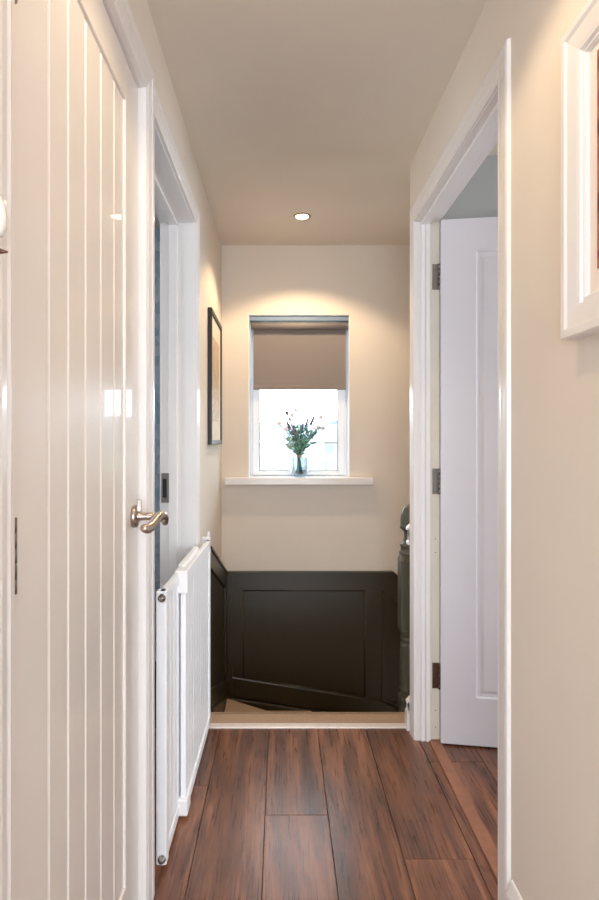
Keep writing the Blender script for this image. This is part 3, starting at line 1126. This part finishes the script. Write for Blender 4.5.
# ------------------------------------------------------------------ coat hook at the left
hk = thing('wall_hook', 'white rounded porcelain hook on the frame of the boarded door', 'hook', (XL, 0.685, 1.42))
m = MB()
m.box(XL + 0.012, XL + 0.020, 0.668, 0.694, 1.395, 1.468, 0.003)
m.build('back_plate', M['gloss'], hk)
m = MB()
m.lathe([(0.003, -0.024), (0.008, -0.022), (0.0120, -0.012), (0.0125, 0.000), (0.010, 0.014), (0.006, 0.024), (0.002, 0.029)], (XL + 0.0205, 0.680, 1.434), 'z', 20)
m.build('knob', M['porcelain'], hk)
m = MB()
m.tube([(XL + 0.010, 0.698, 1.402), (XL + 0.018, 0.698, 1.3995), (XL + 0.0265, 0.697, 1.3985)], [0.0035, 0.003, 0.001], 10)
m.build('arm', M['bronze'], hk)

# ------------------------------------------------------------------ vase with flowers on the sill
VX, VY, VZ = 0.110, YB + 0.022, WZ0
vs = thing('glass_vase', 'clear glass vase of water standing on the stair window sill', 'vase', (VX, VY, VZ))
m = MB()
rv = 0.050
out = [(0.046, 0.0), (rv, 0.004), (rv, 0.108), (rv + 0.002, 0.112)]
inn = [(rv - 0.001, 0.112), (rv - 0.004, 0.106), (rv - 0.004, 0.010), (0.002, 0.008)]
m.lathe([(0.002, 0.0)] + out + inn, (VX, VY, VZ + 0.0005), 'z', 32)
m.build('body', M['vase'], vs)
MB().lathe([(0.002, 0.0095), (rv - 0.005, 0.010), (rv - 0.005, 0.058), (0.002, 0.0582)], (VX, VY, VZ + 0.0005), 'z', 28).build('water', M['water'], vs)

bq = thing('bouquet', 'loose bouquet of sage leaves, lavender and pale flowers in the glass vase', 'flowers', (VX, VY, VZ + 0.012))
TIE = Vector((VX - 0.004, VY, VZ + 0.122))
rnd = random.Random(11)


def pxz(px, py, y):
    return Vector(((px - 281) / 600 * y, y, H_EYE - (py - 440) / 600 * y))


def curve3(a, b, c, n=8):
    return [a * (1 - t) ** 2 + b * 2 * t * (1 - t) + c * t * t for t in [i / n for i in range(n + 1)]]


def stem_to(tip, r=0.0016):
    foot = Vector((VX - 0.004 + rnd.uniform(-0.02, 0.02), VY + rnd.uniform(-0.015, 0.015), VZ + 0.014))
    mid = TIE + Vector((rnd.uniform(-0.006, 0.006), rnd.uniform(-0.006, 0.006), 0))
    up = curve3(mid, mid + Vector(((tip.x - mid.x) * 0.25, (tip.y - mid.y) * 0.3, (tip.z - mid.z) * 0.55)), tip, 8)
    return [foot] + up, r


def leaf_faces(bm_, base, direction, length, width, normal):
    d = direction.normalized()
    s = d.cross(normal)
    if s.length < 1e-4:
        s = d.cross(Vector((1, 0, 0)))
    s.normalize()
    nn = s.cross(d).normalized()
    rows = [(0, 0.05), (0.25, 0.8), (0.5, 1.0), (0.78, 0.65), (1.0, 0.04)]
    th = 0.0006
    prev = None
    for (t, wd) in rows:
        c = base + d * (length * t) + nn * (-0.25 * length * t * t)
        ring = [bm_.verts.new(c + s * (width * wd / 2) + nn * (0.06 * length * wd)), bm_.verts.new(c + nn * -th), bm_.verts.new(c - s * (width * wd / 2) + nn * (0.06 * length * wd)), bm_.verts.new(c + nn * th)]
        if prev:
            for i in range(4):
                bm_.faces.new([prev[i], prev[(i + 1) % 4], ring[(i + 1) % 4], ring[i]])
        prev = ring


# stem tips as (px, py) of the photograph turned into places above the sill, spread in depth
leafy = [(284, 437), (290, 432), (296, 428), (302, 426), (308, 431), (313, 434), (317, 430), (298, 440), (306, 441), (287, 446), (311, 444), (301, 432)]
lav = [(287, 421), (308, 418), (314, 416), (296, 430), (303, 424), (316, 431), (293, 426)]
pale = [(279, 423), (287, 413), (292, 415), (296, 410), (321, 417), (323, 428), (286, 429), (318, 427), (290, 419)]
ms, mlf, mlp = MB(), MB(), MB()
for i, (a, b_) in enumerate(leafy):
    y = VY + rnd.uniform(-0.04, 0.03)
    pth, r = stem_to(pxz(a, b_, y))
    ms.tube(pth, 0.0022, 6)
    bmx = mlf if i % 3 else mlp
    for k in range(2, len(pth)):
        base = pth[k]
        if base.z < VZ + 0.13:
            continue
        for j in range(3):
            ang_ = rnd.uniform(0, 2 * PI)
            dv = Vector((math.cos(ang_), math.sin(ang_) * 0.7, rnd.uniform(0.1, 0.9)))
            leaf_faces(bmx.bm, base, dv, rnd.uniform(0.022, 0.038), rnd.uniform(0.010, 0.016), Vector((rnd.uniform(-.4, .4), -1, rnd.uniform(-.3, .6))))
for lst in (lav, pale):
    for (a, b_) in lst:
        y = VY + rnd.uniform(-0.04, 0.03)
        pth, r = stem_to(pxz(a, b_ + 1, y), 0.0018)
        ms.tube(pth, r, 6)
ms.build('stems', M['stem'], bq)
for f in mlf.bm.faces:
    f.smooth = True
mlf.build('leaves', M['leaf'], bq)
mlp.build('pale_leaves', M['leaf_pale'], bq)
rnd2 = random.Random(5)
for i, (a, b_) in enumerate(lav):
    tip = pxz(a, b_, VY + rnd2.uniform(-0.02, 0.02))
    dv = (tip - TIE).normalized()
    m = MB()
    for k in range(9):
        t_ = k / 8
        c = tip - dv * (0.050 * (1 - t_))
        for j in range(3):
            an = j * 2.1 + k
            m.ball(c + Vector((math.cos(an), math.sin(an), 0)) * (0.0056 * (1 - 0.6 * t_)), 0.0056 * (1 - 0.4 * t_), seg=8)
    m.build('lavender_spike', M['plum'] if i % 3 == 0 else M['lavender'], bq)
for i, (a, b_) in enumerate(pale):
    tip = pxz(a, b_, VY + rnd2.uniform(-0.02, 0.02))
    m = MB()
    for k in range(7):
        an = 2 * PI * k / 7
        leaf_faces(m.bm, tip, Vector((math.cos(an), -0.3, math.sin(an))), 0.016, 0.010, Vector((0, -1, 0.2)))
    m.ball(tip, 0.0045, seg=8)
    m.build('flower_head', M['plum'] if i in (1,) else M['cream_flower'], bq)
m = MB()
for k in range(3):
    m.lathe([(0.013, -0.003), (0.0155, 0.0), (0.013, 0.003)], (TIE.x, TIE.y, TIE.z - 0.006 + k * 0.005), 'z', 18)
m.tube([TIE + Vector((0.0, -0.015, 0)), TIE + Vector((0.018, -0.018, 0.007)), TIE + Vector((0.020, -0.018, -0.006)), TIE + Vector((0.0, -0.016, -0.001))], 0.002, 6)
m.tube([TIE + Vector((0.0, -0.015, 0)), TIE + Vector((-0.018, -0.018, 0.007)), TIE + Vector((-0.020, -0.018, -0.006)), TIE + Vector((0.0, -0.016, -0.001))], 0.002, 6)
m.build('twine_bow', M['twine'], bq)

# ------------------------------------------------------------------ outside the window
GZ = -4.0
struct(MB().box(-120, 120, 8, 260, GZ - 0.5, GZ).build('ground_exterior', M['lawn']))
hb = bmesh.new()
prev = None
for i in range(41):
    x = -150 + i * 7.5
    z = 14 + 3.5 * math.sin(i * 0.55) + 2.0 * math.sin(i * 1.3 + 1)
    cur = [hb.verts.new((x, 240, GZ)), hb.verts.new((x, 240, GZ + z)), hb.verts.new((x, 262, GZ + z * 0.9)), hb.verts.new((x, 262, GZ))]
    if prev:
        for k in range(3):
            hb.faces.new([prev[k], prev[k + 1], cur[k + 1], cur[k]])
    prev = cur
mh = MB()
mh._merge(hb)
struct(mh.build('hills', M['hill']))


def house(x0, x1, y0, y1, wall_h, roof_h, label, render, ridge='x', wins=()):
    h = thing('house', label, 'house', ((x0 + x1) / 2, y0, GZ), 'pale houses outside the stair window')
    MB().box(x0, x1, y0, y1, GZ, GZ + wall_h).build('wall', M[render], h)
    zt = GZ + wall_h
    if ridge == 'x':
        poly = [(y0 - 0.4, zt), ((y0 + y1) / 2, zt + roof_h), (y1 + 0.4, zt)]
        MB().prism(poly, 'x', x0 - 0.3, x1 + 0.3).build('roof', M['slate'], h)
    else:
        poly = [(x0 - 0.4, zt), ((x0 + x1) / 2, zt + roof_h), (x1 + 0.4, zt)]
        MB().prism(poly, 'y', y0 - 0.3, y1 + 0.3).build('roof', M['slate'], h)
    xm = x0 + (x1 - x0) * 0.3
    MB().box(xm, xm + 0.9, (y0 + y1) / 2 - 0.4, (y0 + y1) / 2 + 0.4, zt + roof_h * 0.6, zt + roof_h + 1.1).build('chimney', M[render], h)
    for (wx, wz) in wins:
        MB().box(wx, wx + 1.1, y0 - 0.06, y0 + 0.02, GZ + wz, GZ + wz + 1.2).build('window', M['winglass'], h)
    return h


house(-2.5, -0.95, 64, 70, 2.5, 0.95, 'small gabled house low at the left corner of the stair window', 'render2', 'y')
house(-6.5, 1.2, 92, 100, 4.6, 2.6, 'pale rendered house outside beyond the small gabled house', 'render', 'x', [(-3.0, 0.9), (-1.0, 0.9), (-0.6, 3.0)])
house(2.6, 10.5, 88, 96, 4.9, 2.7, 'pale rendered house outside beyond the hedge and bouquet', 'render', 'x', [(3.6, 0.9), (5.6, 0.9), (6.6, 3.2)])
m = MB()
rh = random.Random(3)
for k in range(60):
    m.ball((2.6 + rh.uniform(0, 4.6), 58 + rh.uniform(-0.7, 0.7), GZ + rh.uniform(0.3, 1.25)), rh.uniform(0.35, 0.6), seg=10)
hd_ = m.build('hedge', M['hedge'], None, (5.0, 58, GZ))
tag(hd_, 'low green hedge outside in front of the pale houses', 'hedge')
